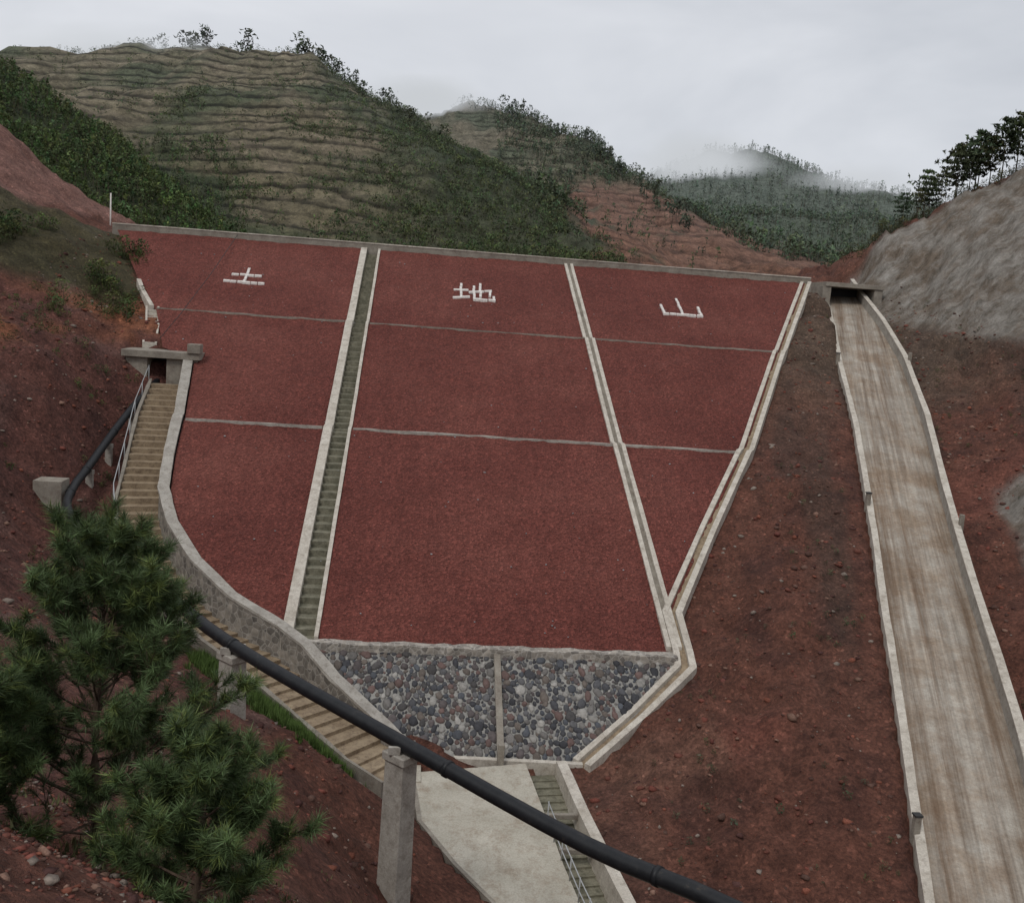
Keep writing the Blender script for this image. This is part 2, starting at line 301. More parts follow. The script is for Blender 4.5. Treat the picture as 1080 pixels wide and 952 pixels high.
def ground_col(X,Y,Z):
    n=fbm(X/7,Y/7,11);n2=fbm(X/1.5,Y/1.5,12);nb=fbm(X/25,Y/25,13);R=X/np.maximum(Y,1);R2=R+.05*n+.06*nb
    c=np.zeros(X.shape+(3,))+np.array((.15,.062,.042))
    c=lerp(c,(.2,.10,.07),sst(0,.6,n));c=lerp(c,(.09,.04,.032),sst(0,.5,-n2)*.6)
    rb=(X>reX(np.clip(Y,40,79)))&(Y>30)&(Y<82)
    c=lerp(c,(.125,.09,.064),rb*sst(55,70,Y+9*n)*.85)
    c=lerp(c,(.2,.068,.047),rb*sst(.05,.45,n)*(1-sst(50,66,Y))*.7)
    c=lerp(c,(.075,.052,.04),rb*sst(.1,.5,fbm((X*.94-Y*.33)/2,(X*.33+Y*.94)/12,18))*.6)
    lb=(X<leX(np.clip(Y,39.3,79)))&(Y<80)
    c=lerp(c,(.13,.055,.046),lb*.6)
    c=lerp(c,(.24,.15,.125),lb*sst(.1,.5,fbm(X/3,Y/6,19))*.55)
    c=lerp(c,(.30,.115,.055),lb*sst(-3.8,-2.4,Z+n2*1.6)*(1-sst(-1.6,-.4,Z+n*2))*(Y>48)*.8*sst(-.6,.0,n+.3*n2))
    c=lerp(c,(.05,.062,.025),lb*sst(-1.7,.2,Z+n*2.4)*(Y>48)*.75)
    c=lerp(c,(.24,.125,.10),((X<-27)&(Y>78)&(Y<108))*sst(4.0,5.5,Z+n)*.95)
    c=lerp(c,(.16,.1,.07),((Y>80)&(Y<112)&(X>-24)&(X<34))*.7)
    h=sst(106,122,Y+n*4)
    gr=np.zeros(X.shape+(3,))+np.array((.135,.112,.066));gr=lerp(gr,(.06,.068,.03),sst(-.1,.35,nb));gr=lerp(gr,(.19,.15,.10),sst(.05,.45,-n)*.6)
    gr=lerp(gr,(.035,.048,.02),(1-sst(-.2,-.17,R+.01*n))*(Y<190)*.9)
    gr=lerp(gr,(.042,.056,.025),sst(-.12,.02,R2)*(Y<345)*.8)
    red=sst(.13,.17,R2)*(R<.45)*(Y>120)*(1-sst(335,370,Y+20*n))*sst(-.5,.0,n+.35)
    gr=lerp(gr,(.18,.08,.048),red*.9)
    gr=lerp(gr,(.045,.065,.03),((Y>430)&(X>90))*.9+0.)
    c=c*(1-h[...,None])+gr*h[...,None]
    c=c*(1+.12*n2[...,None])
    f=(1-np.exp(-np.clip(Y-120,0,None)/HAZE_LEN))[...,None]
    c=c*(1-f)+HAZE_TINT*f  # far ground colour blended towards the haze tint
    tz=sst(-.46,-.38,R2)*(1-sst(-.08,.06,R2))*(Y>135)*(Y<420)
    tz=np.maximum(tz,sst(.03,.06,R2)*(1-sst(.14,.19,R2))*(Y>330)*(Y<470)*.8)
    tz=np.maximum(tz,red*.6)
    g=sst(.4,1.2,Z-.06*(Y-70)+n*.6)*((X>36.3)&(Y>58)&(Y<102)&(X<80))
    g=g*(1-sst(.4,.7,n)*.5)*(1-sst(86.5,88.5,Y+n))
    g2=sst(.0,.8,X-27.0-(Y-38)*.25+.5*n2)*sst(34,36,Y)*(1-sst(48,50,Y+n))
    m=np.stack([np.clip(tz,0,1),np.clip(g+g2,0,1),h],-1)
    return c,m
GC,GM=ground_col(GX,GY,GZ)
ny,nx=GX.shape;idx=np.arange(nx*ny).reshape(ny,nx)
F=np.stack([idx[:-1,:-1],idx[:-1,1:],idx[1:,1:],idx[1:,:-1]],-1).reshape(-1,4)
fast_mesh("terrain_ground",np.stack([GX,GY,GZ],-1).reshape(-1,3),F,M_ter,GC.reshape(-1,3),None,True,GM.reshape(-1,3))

# ------------------------------------------------------------------ sweep builder
def resample(P,st):
    P=[np.array(p,float) for p in P];o=[P[0]]
    for a,b in zip(P[:-1],P[1:]):
        k=max(1,int(round(np.linalg.norm(b-a)/st)))
        for i in range(1,k+1): o.append(a+(b-a)*i/k)
    return o
def perps(P):
    P=[np.array(p,float) for p in P];out=[]
    for i in range(len(P)):
        d0=P[i]-P[i-1] if i>0 else P[1]-P[0];d1=P[i+1]-P[i] if i<len(P)-1 else P[-1]-P[-2]
        d0=d0[:2]/np.linalg.norm(d0[:2]);d1=d1[:2]/np.linalg.norm(d1[:2]);m=d0+d1;m/=np.linalg.norm(m)
        k=1/max(.5,float(m@d0));out.append(np.array((m[1]*k,-m[0]*k,0)))
    return out
def sweep(name,P,sec,mat,parent=None,jit=0):
    N=perps(P);V=[];Fs=[];k=len(sec)
    for p,n in zip(P,N):
        for o,dz in sec:
            j=(random.uniform(-jit,jit),random.uniform(-jit,jit)) if jit else (0,0)
            q=np.array(p,float)+n*(o+j[0]);q[2]+=dz+j[1];V.append(q)
    for i in range(len(P)-1):
        for j in range(k):
            a=i*k+j;b=i*k+(j+1)%k;Fs.append((a,b,b+k,a+k))
    Fs.append(tuple(range(k))[::-1]);Fs.append(tuple((len(P)-1)*k+j for j in range(k)))
    return mesh_obj(name,V,Fs,mat,parent)
def rect(o0,o1,z0,z1): return [(o0,z0),(o1,z0),(o1,z1),(o0,z1)]
def box(name,x0,x1,y0,y1,z0,z1,mat,parent=None,bev=.02):
    V=[(x,y,z) for z in (z0,z1) for y in (y0,y1) for x in (x0,x1)]
    o=mesh_obj(name,V,[(0,2,3,1),(4,5,7,6),(0,1,5,4),(2,6,7,3),(0,4,6,2),(1,3,7,5)],mat,parent)
    if bev:
        b=o.modifiers.new("b",'BEVEL');b.width=bev;b.segments=2
    return o
def steps(name,P,hw0,hw1,run,drop,mat,parent=None):
    P=[np.array(p,float) for p in P];L=[0]
    for a,b in zip(P[:-1],P[1:]): L.append(L[-1]+np.linalg.norm((b-a)[:2]))
    n=int(L[-1]/run);N=perps(P);V=[];Fs=[]
    def at(s):
        i=min(len(P)-2,max(0,int(np.searchsorted(L,s,side='right'))-1));t=(s-L[i])/(L[i+1]-L[i]);t=min(1,max(0,t))
        return P[i]*(1-t)+P[i+1]*t,N[i]*(1-t)+N[i+1]*t
    for i in range(n):
        a,na=at(i*run);b,nb=at((i+1)*run);zt=(a[2]+b[2])/2+random.uniform(-.02,.02);s=len(V)
        for q,m in ((a,na),(b,nb)):
            for w in (hw0,hw1):
                r=q+m*w;V.append((r[0],r[1],zt));V.append((r[0],r[1],zt-drop))
        Fs+= [(s,s+4,s+6,s+2),(s,s+2,s+3,s+1),(s+4,s+5,s+7,s+6),(s,s+1,s+5,s+4),(s+2,s+6,s+7,s+3)]
    return mesh_obj(name,V,Fs,mat,parent)

# ------------------------------------------------------------------ dam face
dam=empty("tailings_dam")
def panel(name,y0,y1,fl,fr,nu):
    yy=sorted(set([y0,y1]+[y for y in list(np.arange(y0,y1,.25))+PY[1:-1] if y0<y<y1]))
    V=np.array([[(fl(y)+(fr(y)-fl(y))*u,y,float(Dz(y))) for u in np.linspace(0,1,nu)] for y in yy])
    V[...,2]+=.08*fbm(V[...,0]/3,V[...,1]/3,40)+.06*fbm(V[...,0]/.45,V[...,1]/.45,41)-.03
    idx=np.arange(V.shape[0]*nu).reshape(V.shape[0],nu)
    F=np.stack([idx[:-1,:-1],idx[:-1,1:],idx[1:,1:],idx[1:,:-1]],-1).reshape(-1,4)
    fast_mesh(name,V.reshape(-1,3),F,M_grav,None,dam,True)
panel("gravel_face_left",39.95,79.7,lambda y:min(leX(y),-4.65),lambda y:-4.6,70)
panel("gravel_face_middle",39.25,79.7,lambda y:-3.42,lambda y:11.26,100)
panel("gravel_face_right",41.7,79.7,lambda y:11.74,lambda y:float(reX(y)),90)
def onface(pts,dz=0):
    out=[]
    for a,b in zip(pts[:-1],pts[1:]):
        yb=[y for y in PY[1:-1] if min(a[1],b[1])<y<max(a[1],b[1])]
        if a[1]>b[1]: yb=yb[::-1]
        out.append((a[0],a[1],float(Dz(a[1]))+dz))
        for y in yb:
            t=(y-a[1])/(b[1]-a[1]);out.append((a[0]+(b[0]-a[0])*t,y,float(Dz(y))+dz))
    out.append((pts[-1][0],pts[-1][1],float(Dz(pts[-1][1]))+dz));return out
cr=resample([(-23.6,79.95,3.95),(31.5,79.95,3.95)],3)
sweep("crest_parapet",cr,rect(-.16,.16,-.7,.28),M_concd,dam,.012)
sweep("crest_cap",cr,[(-.2,.282),(.2,.282),(.2,.37),(-.2,.37)],M_conc,dam,.008)
for nm,y,w in (("upper_berm_kerb",67.0,.13),("lower_berm_kerb",54.5,.2)):
    for a,b in ((float(leX(y))+.1,-4.9),(-3.25,11.15),(11.85,float(reX(y))-.1)):
        sweep(nm,resample([(a,y,float(Dz(y))),(b,y,float(Dz(y)))],.9),rect(-w/2,w/2,-.3,.06),M_concd if w<.2 else M_pier,dam,.022)
base=onface([(-4.05,39.4),(-4.05,79.7)])
sweep("stair_drain_kerb",resample(base,2),rect(-.78,-.32,-.5,.1),M_conc,dam,.01)
sweep("stair_drain_kerb_narrow",resample(base,2),rect(.54,.72,-.5,.1),M_conc,dam,.01)
steps("stair_drain_steps",[(p[0],p[1],p[2]-.24) for p in base],-.32,.54,.6,.4,M_riser,dam)
base=onface([(11.5,39.6),(11.5,79.7)])
sweep("drain_kerb",resample(base,2),rect(-.34,-.12,-.5,.1),M_conc,dam,.01);sweep("drain_kerb_far",resample(base,2),rect(.12,.34,-.5,.1),M_conc,dam,.01)
sweep("drain_floor",base,rect(-.12,.12,-.5,-.1),M_concd,dam)
dg=onface([(31.0,79.7),(24.9,67.4),(18.8,54.7),(14.9,47.6),(11.75,41.6),(11.75,39.3)])[::-1]
dg=[(6.9,34.55,-16.55),(9.4,36.6,-15.4),(11.7,38.6,-14.15)]+dg
for nm,r_,m in (("abutment_kerb_left",rect(-.36,-.1,-.6,.14),M_conc),("abutment_kerb_right",rect(.22,.5,-.6,.16),M_conc),("abutment_floor",rect(-.1,.22,-.6,-.04),M_step)):
    sweep(nm,resample(dg,2.5),r_,m,dam,.012 if 'kerb' in nm else 0)
def glyph(name,cx,cy,strokes):
    V=[];Fs=[]
    for (a,b,c,d) in strokes:
        p=np.array((cx+a,cy+b));q=np.array((cx+c,cy+d));dv=q-p;L=np.linalg.norm(dv);dv/=L;nn=np.array((-dv[1],dv[0]))*.085
        p=p-dv*.1;q=q+dv*.1
        K=max(1,int(L/.4))
        for i in range(K):
            a0=p+(q-p)*(i/K+.006);a1=p+(q-p)*((i+1)/K-.012);s=len(V);jj=random.uniform(-.03,.03)
            for w in (a0-nn,a0+nn,a1+nn,a1-nn): V.append((w[0]+jj,w[1]+jj,float(Dz(w[1]))-.1))
            for w in (a0-nn,a0+nn,a1+nn,a1-nn): V.append((w[0]+jj,w[1]+jj,float(Dz(w[1]))+.08+jj*.5))
            Fs+=[(s+4,s+5,s+6,s+7),(s,s+1,s+5,s+4),(s+1,s+2,s+6,s+5),(s+2,s+3,s+7,s+6),(s+3,s,s+4,s+7)]
    return mesh_obj(name,V,Fs,M_white)
glyph("painted_character_tu",-12.4,72.3,[(-1.35,0,1.35,0),(-.95,1.15,.95,1.15),(0,0,0,2.2)])
glyph("painted_character_di",3.85,72.3,[(-1.45,.05,-.45,.3),(-1.4,1.3,-.5,1.4),(-.95,.2,-.95,2.3),(-.3,1.1,1.2,1.5),(1.2,1.5,1.15,.75),(.45,.5,.45,2.5),(-.02,2.0,-.02,0),(-.02,0,1.4,0),(1.4,0,1.4,.5)])
glyph("painted_character_shan",19.2,72.3,[(-1.4,0,1.4,0),(-1.4,0,-1.4,1.3),(1.4,0,1.4,1.3),(0,0,0,2.5)])

# ------------------------------------------------------------------ masonry toe
toe=empty("stone_riprap_apron")
V=[(x,y,Tz(y)-.06) for x,y in TOE];V+= [(x,y,Tz(y)-1.2) for x,y in TOE];n=len(TOE)
mesh_obj("mortar_bed",V,[tuple(range(n))]+[(i,(i+1)%n,(i+1)%n+n,i+n) for i in range(n)],M_mortar,toe)
def ico(sub):
    bm=bmesh.new();bmesh.ops.create_icosphere(bm,subdivisions=sub,radius=1)
    v=np.array([x.co[:] for x in bm.verts]);f=np.array([[q.index for q in p.verts] for p in bm.faces]);bm.free();return v,f
I1,F1=ico(1);I2,F2=ico(2)
def rocks(name,P,S,cols,mat,parent=None,flat=.6,tmpl=(I1,F1),tilt=0,smooth=False,rough=.22):
    v,f=tmpl;n=len(P);P=np.asarray(P);S=np.asarray(S)
    w=v[None]*(1+rng.uniform(-rough,rough,(n,len(v),1)))
    w=w*np.stack([S*rng.uniform(.8,1.25,n),S*rng.uniform(.6,1.1,n),S*flat*rng.uniform(.7,1.2,n)],1)[:,None,:]
    a=rng.uniform(0,6.28,n);ca,sa=np.cos(a)[:,None],np.sin(a)[:,None]
    x=w[...,0]*ca-w[...,1]*sa;y=w[...,0]*sa+w[...,1]*ca;z=w[...,2]+y*tilt
    V=np.stack([x,y,z],-1)+P[:,None,:]
    Fc=f[None]+(np.arange(n)*len(v))[:,None,None]
    c=np.repeat(np.asarray(cols)[:,None,:],len(v),1)*rng.uniform(.8,1.2,(n,1,1))
    return fast_mesh(name,V.reshape(-1,3),Fc.reshape(-1,3),mat,c.reshape(-1,3),parent,smooth)
pts=[];sz=[];cs=[];cells={}
TOEIN=[(-3.5,39.0),(-1.2,36.75),(.6,35.5),(2.4,34.95),(6.8,34.85),(11.1,38.6),(11.1,39.0)]
pal=[(.06,.06,.065),(.08,.08,.085),(.105,.103,.105),(.15,.14,.13),(.075,.08,.09),(.12,.1,.085),(.3,.285,.26),(.095,.08,.078),(.045,.045,.05),(.075,.07,.068),(.13,.085,.075)]
for t in range(45000):
    x=random.uniform(-3.6,11.3);y=random.uniform(34.8,39.1)
    if abs(x-3.95)<.2 or not inpoly(np.array([x]),np.array([y]),TOEIN)[0]: continue
    s_=random.choice((.1,.12,.14,.16,.18,.21)) if t<20000 else random.choice((.06,.08,.1))
    gx,gy=int(x*2),int(y*2);ok=True
    for a in (-1,0,1):
        for b in (-1,0,1):
            for (u,v_,w_) in cells.get((gx+a,gy+b),[]):
                if (u-x)**2+((v_-y)*1.17)**2<((w_+s_)*.88)**2: ok=False;break
            if not ok: break
        if not ok: break
    if not ok: continue
    cells.setdefault((gx,gy),[]).append((x,y,s_));pts.append((x,y,Tz(y)-.04));sz.append(s_);cs.append(random.choice(pal))
rocks("riprap_stones",pts,sz,cs,M_stone,toe,.5,(I2,F2),.6,False,.17)
sweep("top_coping",resample([(-3.9,39.2,-13.85),(11.5,39.2,-13.85)],.4),rect(-.16,.34,-.5,.1),M_cope,toe,.04)
sweep("center_divider",[(3.95,39.1,Tz(39.1)),(3.95,34.7,Tz(34.7))],rect(-.13,.13,-.4,.14),M_concd,toe)
sweep("bottom_kerb",[(2.2,34.68,-16.55),(7.0,34.55,-16.6)],rect(-.12,.12,-.6,.12),M_conc,toe)
box("divider_post",3.78,4.02,34.28,34.5,-16.6,-15.75,M_concd)

# ------------------------------------------------------------------ left retaining wall + access stair
wallP=[(leX(y)-.12,y,float(Dz(y))) for y in (61,58,55.15,54.4,51.4,48.3,45.9,43.5,41.5,39.9)]+[(-3.55,38.75,-13.9),(-2.3,37.4,-14.7),(-1.2,36.4,-15.25),(-.2,35.5,-15.75),(.5,34.7,-16.1)]
wallP=resample(wallP,.7)
rw=empty("retaining_wall");sweep("masonry",wallP,rect(-.02,.42,-2.2,.1),M_wall,rw,.025)
sweep("coping",wallP,rect(-.06,.47,.102,.22),M_pier,rw,.018)
stair=empty("concrete_stairway")
steps("flight",STAIR,-.98,.92,.6,.5,M_step,stair)
sweep("stair_side_kerb",resample(STAIR,1.2),rect(.93,1.1,-.8,.16),M_concd,stair,.03)
def tube(name,P,r,mat,parent=None,seg=10,caps=True,r1=None):
    P=[Vector(p) for p in P];V=[];Fs=[];n=len(P)
    for i,p in enumerate(P):
        d=(P[min(i+1,n-1)]-P[max(i-1,0)]).normalized();u=d.cross(Vector((0,0,1)))
        if u.length<.05: u=d.cross(Vector((1,0,0)))
        u.normalize();w=u.cross(d);rr=r if r1 is None else r+(r1-r)*i/(n-1)
        for k in range(seg):
            t=2*math.pi*k/seg;V.append(p+(u*math.cos(t)+w*math.sin(t))*rr)
    for i in range(n-1):
        for k in range(seg):
            a=i*seg+k;b=i*seg+(k+1)%seg;Fs.append((a,b,b+seg,a+seg))
    if caps: Fs.append(tuple(range(seg))[::-1]);Fs.append(tuple((n-1)*seg+k for k in range(seg)))
    return mesh_obj(name,V,Fs,mat,parent,True)
hr=empty("stair_handrail")
hp=[(p[0]-1.15,p[1],p[2]) for p in resample(STAIR[:5],2.2)]
tube("rail",[(a,b,c+.9) for a,b,c in hp],.022,M_steel,hr,8)
for (a,b,c) in hp: tube("post",[(a,b,c-.3),(a,b,c+.9)],.022,M_steel,hr,8)
pt=empty("culvert_portal")
box("roof_slab",-17.3,-12.8,60.5,62.8,-4.35,-3.95,M_concd,pt);box("left_jamb",-17.1,-15.85,60.75,62.6,-6.6,-4.352,M_concd,pt)
box("right_jamb",-14.75,-12.95,60.75,62.6,-6.6,-4.352,M_concd,pt);box("shade_panel",-15.84,-14.76,62.3,62.6,-6.6,-4.352,M_dark,pt)  # dark panel across the tunnel, painted as the shade of its depth
box("roof_upstand",-13.5,-12.75,60.4,61.2,-3.948,-3.4,M_concd,pt)
ch=empty("side_drain_chute")
cp=[(-16.3,62.9,-3.7),(-16.7,65.0,-2.6),(-17.3,67.3,-1.6)]
sweep("chute_kerb_a",cp,rect(-.42,-.3,-.6,.12),M_conc,ch);sweep("chute_kerb_b",cp,rect(.3,.42,-.6,.12),M_conc,ch)
steps("chute_steps",cp,-.3,.3,.5,.6,M_conc,ch)
sweep("chute_upper",[(-17.4,67.5,-1.55),(-18.5,69.4,-.6),(-19.2,71,.1)],rect(-.14,.14,-.5,.12),M_conc,ch)

# ------------------------------------------------------------------ spillway
sp=empty("spillway_chute")
V=[];Fs=[];K=9;LL=resample([(*a,*b) for a,b in zip(SL,SR)],2.)
for q in LL:
    for j in range(K):
        t=j/(K-1);V.append(q[:3]*(1-t)+q[3:]*t)
for i in range(len(LL)-1):
    for j in range(K-1):
        a=i*K+j;Fs.append((a,a+1,a+K+1,a+K))
mesh_obj("floor",V,Fs,M_spill,sp)
sweep("left_kerb",[tuple(q[:3]) for q in LL][::-1],rect(-.26,.05,-1.,.2),M_conc,sp,.014)
sweep("right_wall",[tuple(q[3:]) for q in LL][::-1],rect(-.03,.22,-1.2,.74),M_pier,sp,.015)
sweep("right_wall_cap",[tuple(q[3:]) for q in LL][::-1],rect(-.07,.26,.742,.82),M_conc,sp,.014)
for (x,y,z) in ((29.45,68,-2.1),(23.45,48.4,-8.7),(16.65,28.3,-15.65)):
    o=box("marker_post",x-.11,x+.11,y-.11,y+.11,z-.3,z+.7,M_concd)
    b=box("post_cap",x-.13,x+.13,y-.13,y+.13,z+.702,z+.76,M_dark,o,0)
for (x,y,z) in ((26.75,45.2,-9.6),(34.0,66.6,-2.3)):
    o=box("marker_post",x-.1,x+.1,y-.1,y+.1,z-.3,z+1.35,M_concd)
gt=empty("spillway_bridge")
box("deck",32.9,37.9,79.9,83.2,3.75,4.1,M_concd,gt);box("left_pier",32.7,33.4,80,83,.5,3.748,M_concd,gt);box("right_pier",37.1,37.8,80,83,.5,3.748,M_concd,gt);box("shade_panel",33.41,37.09,82.9,83.1,1.5,3.748,M_dark,gt)  # dark panel behind the piers, painted as shade under the deck

# ------------------------------------------------------------------ toe path & outlet channel
V=[];Fs=[];LL=resample([(*a,*b) for a,b in zip(PATHL,PATHR)],1.)
sec=len(LL)
for q in LL: V+= [tuple(q[:3]),tuple(q[3:]),tuple(q[:3]-np.array((0,0,1.6))),tuple(q[3:]-np.array((0,0,1.6)))]
for i in range(sec-1):
    a=i*4;Fs+=[(a,a+1,a+5,a+4),(a+2,a,a+4,a+6),(a+1,a+3,a+7,a+5)]
Fs.append((0,2,3,1))
mesh_obj("concrete_path",V,Fs,M_path)
sweep("path_kerb",[tuple(q[:3]) for q in LL],rect(-.02,.12,-.6,.06),M_concd,None,.01)
box("stair_landing",-.9,1.0,32.9,34.5,-17.4,-16.52,M_path)
oc=empty("outlet_channel")
chn=[(5.45,34.4,-16.9),(5.75,32,-17.2),(6.0,30,-17.5),(6.45,27,-18),(7.1,24,-18.6),(7.8,20,-19.4)]
steps("channel_steps",chn,-.5,.45,.42,.5,M_riser,oc)
sweep("channel_wall",resample(CW[::-1],1),rect(-.18,.2,-1.8,.12),M_conc,oc,.012)
for i in (3,5):
    y=33.9-i*.9;xx=float(np.interp(y,[27,30.5,34.4],[5.75,5.2,4.85]));z=float(np.interp(y,[27,30.5,34.4],[-17.25,-16.65,-16.5]))
    box("channel_strut",xx+.05,xx+1.5,y-.08,y+.08,z-.25,z-.08,M_concd,oc)
gr_=empty("steel_guard_rail")
rp=[(5.15,30.4,-16.65),(5.4,28.7,-16.95),(5.7,27,-17.25),(6.05,25.4,-17.55)]
for h in (.35,.75): tube("rail",[(a,b,c+h) for a,b,c in rp],.02,M_steel,gr_,6)
for (a,b,c) in resample(rp,.8): tube("rail_post",[(a,b,c-.05),(a,b,c+.8)],.022,M_steel,gr_,6)

# ------------------------------------------------------------------ pipeline
pl=empty("tailings_pipeline")
pp=[(-15.3,62.2,-5.45),(-15.5,60,-6.15),(-15.8,57,-7.2),(-15.98,54,-8.3),(-16.0,50.5,-9.4),(-16.0,48.6,-9.95),(-15.2,45.5,-10.35),(-12.5,41,-10.5),(-8.8,35.5,-10.65),(-5.1,30,-10.8),(.2,25,-11.5),(4.5,20.9,-11.95),(7.2,18.1,-11.75),(12,13.2,-12.1),(18,8,-12.8)]
def smoothP(P,k=4):
    P=[Vector(p) for p in P];o=[]
    for i in range(len(P)-1):
        p0=P[max(i-1,0)];p1=P[i];p2=P[i+1];p3=P[min(i+2,len(P)-1)]
        for j in range(k):
            t=j/k;o.append(.5*((2*p1)+(p2-p0)*t+(2*p0-5*p1+4*p2-p3)*t*t+(3*p1-p0-3*p2+p3)*t**3))
    o.append(P[-1]);return o
SP=smoothP(pp);tube("pipe",SP,.2,M_pipe,pl,20)
for i in range(6,len(SP)-1,5):
    d=(SP[i+1]-SP[i]).normalized();tube("pipe_joint",[SP[i]-d*.06,SP[i]+d*.06],.225,M_pipe,pl,20)
def Hp(x,y): return float(H(np.array([x]),np.array([y]))[0])
def pier(x,y,ztop,w,ang,par=pl):
    zb=min(Hp(x,y),ztop-.8)-.5;V=[]
    for z,k in ((zb,1.12),(ztop-.35,1.),(ztop-.35,1.2),(ztop-.12,1.2)):
        for sx,sy in ((-1,-1),(1,-1),(1,1),(-1,1)):
            q=Matrix.Rotation(ang,3,'Z')@Vector((sx*w*k,sy*w*k*.8,0));V.append((x+q.x,y+q.y,z))
    Fs=[]
    for i in range(3):
        for j in range(4): a=i*4+j;b=i*4+(j+1)%4;Fs.append((a,b,b+4,a+4))
    Fs.append((12,13,14,15));o=mesh_obj("concrete_pier",V,Fs,M_pier,par);b=o.modifiers.new("b",'BEVEL');b.width=.03;b.segments=2
    if w>.2:
        for sd in (-1,1):
            q=Matrix.Rotation(ang,3,'Z')@Vector((0,sd*.27,0));box("saddle_block",x+q.x-.16,x+q.x+.16,y+q.y-.05,y+q.y+.05,ztop-.119,ztop+.1,M_pier,par,.01)
a=math.radians(-45)
pier(.2,25,-11.62,.34,a);pier(-5.1,30.05,-10.93,.34,a)
for (x,y,z) in ((-15.75,57.4,-7.1),(-15.97,54,-8.35),(-16.0,51,-9.25),(-14.3,44.1,-10.5)): pier(x,y,z-.12,.16,0)
box("concrete_anchor_block",-17.5,-16.2,47.6,48.7,-11.6,-9.5,M_concd)
tube("white_pole",[(-25.3,85,3.0),(-25.3,85,6.9)],.06,M_white,None,8)
tube("anchor_cable",[(-14.3,79.8,4.1),(-14.6,72,.95),(-15.2,66,-1.8),(-15.6,62.5,-3.3)],.022,M_dark,None,5)

# ------------------------------------------------------------------ loose rock & debris
def scatter(n,x0,x1,y0,y1,cond=None):
    X=rng.uniform(x0,x1,n);Y=rng.uniform(y0,y1,n)
    if cond is not None: m=cond(X,Y);X=X[m];Y=Y[m]
    return X,Y,H(X,Y)
def free(X,Y):
    ds,vs,_=polydist(X,Y,SCN);d2,_,_=polydist(X,Y,STAIR);d3,_,_=polydist(X,Y,PCEN)
    return (~inpoly(X,Y,DAMPOLY))&(~inpoly(X,Y,TOE))&(ds>vs[:,1]+.6)&(d2>1.7)&(d3>3)
X,Y,Z=scatter(26000,-24,40,20,80,free)
rp_=[(.2,.075,.05),(.13,.05,.04),(.2,.12,.09),(.22,.18,.15),(.17,.06,.045),(.08,.04,.035),(.12,.07,.055),(.15,.06,.045),(.09,.05,.04)]
pick=lambda n:np.array(rp_)[rng.integers(0,len(rp_),n)]
S=np.clip(rng.exponential(.045,len(X)),.025,.19)
rocks("loose_rubble",np.stack([X,Y,Z],1),S,pick(len(X)),M_rock,None,.6,(I1,F1),0,False,.38)
X,Y,Z=scatter(26000,-6,2,4.5,16);S=np.clip(rng.exponential(.013,len(X)),.006,.055)
rocks("foreground_rubble",np.stack([X,Y,Z],1),S,pick(len(X)),M_rock,None,.5,(I1,F1),0,False,.4)
n=200;Y=rng.uniform(40,79,n);u=rng.uniform(0,1,n);X=leX(Y)+(reX(Y)-leX(Y))*u
rocks("face_pebbles",np.stack([X,Y,Dz(Y)],1),rng.uniform(.02,.07,n),np.full((n,3),.3),M_rock,None,.6,(I1,F1),0,False,.3)

# ------------------------------------------------------------------ foliage
def clump_forest(name,P,Hh,dens,shape,base,par=None,leaf=.1):
    n=len(P)
    if n==0: return
    q=dens;T=np.repeat(np.arange(n),q);m=n*q
    h=Hh[T];u=rng.uniform(0,1,m)**.8
    if shape=='cone': rad=(1-u)*.34+.05;zz=.1+u*.9
    elif shape=='pine': rad=.3*np.sqrt(np.clip(1-(u*2-1)**2,0.08,1));zz=.38+u*.6
    else: rad=.45*np.sqrt(np.clip(1-(u*2-1)**2,0.05,1));zz=.06+u*.85
    th=rng.uniform(0,6.28,m);r=np.sqrt(rng.uniform(0.1,1,m))*rad*h*rng.uniform(.7,1.3,m)
    if shape=='pine':
        lay=np.round(u*5)/5;zz=.38+(lay*.8+u*.2)*.6;r*=(.6+.8*hash2(T*1.,np.round(u*5)+np.floor(th*1.3)*3,5))
    lob=1+.35*np.sin(th*2+T*1.7)+.2*np.sin(th*3+T*.9)
    c=P[T]+np.stack([np.cos(th)*r*lob,np.sin(th)*r*lob,zz*h],1)
    sz=(h*leaf*rng.uniform(.6,1.4,m))[:,None]
    a=rng.normal(size=(m,3));a/=np.linalg.norm(a,axis=1)[:,None];b=np.cross(a,rng.normal(size=(m,3)));b/=np.linalg.norm(b,axis=1)[:,None]
    V=np.stack([c-a*sz,c+b*sz*.7,c+a*sz],1).reshape(-1,3)
    F3=np.arange(3*m).reshape(m,3)
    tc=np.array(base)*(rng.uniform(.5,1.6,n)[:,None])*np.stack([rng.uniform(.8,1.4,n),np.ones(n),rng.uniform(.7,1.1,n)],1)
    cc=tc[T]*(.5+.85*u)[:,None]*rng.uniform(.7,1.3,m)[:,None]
    f=(1-np.exp(-np.clip(P[T][:,1]-120,0,None)/HAZE_LEN))[:,None];cc=cc*(1-f)+HAZE_TINT*f  # same haze painted into the foliage colours by distance
    tr=Hh*(.016 if shape=='pine' else .022);k=np.arange(3)*2.094
    vb=np.stack([np.stack([P[:,0]+np.cos(t)*tr,P[:,1]+np.sin(t)*tr,P[:,2]-.3],1) for t in k]+[P+np.array((0,0,1))*(Hh*.9)[:,None]],1)
    off=len(V);V=np.concatenate([V,vb.reshape(-1,3)])
    t3=(np.arange(n)*4)[:,None,None]+np.array([[0,1,3],[1,2,3],[2,0,3]])[None]+off
    F3=np.concatenate([F3,t3.reshape(-1,3)])
    cols=np.concatenate([np.repeat(cc,3,0),np.tile(np.array((.06,.045,.03)),(n*4,1))])
    return fast_mesh(name,V,F3,M_leaf,cols,par)
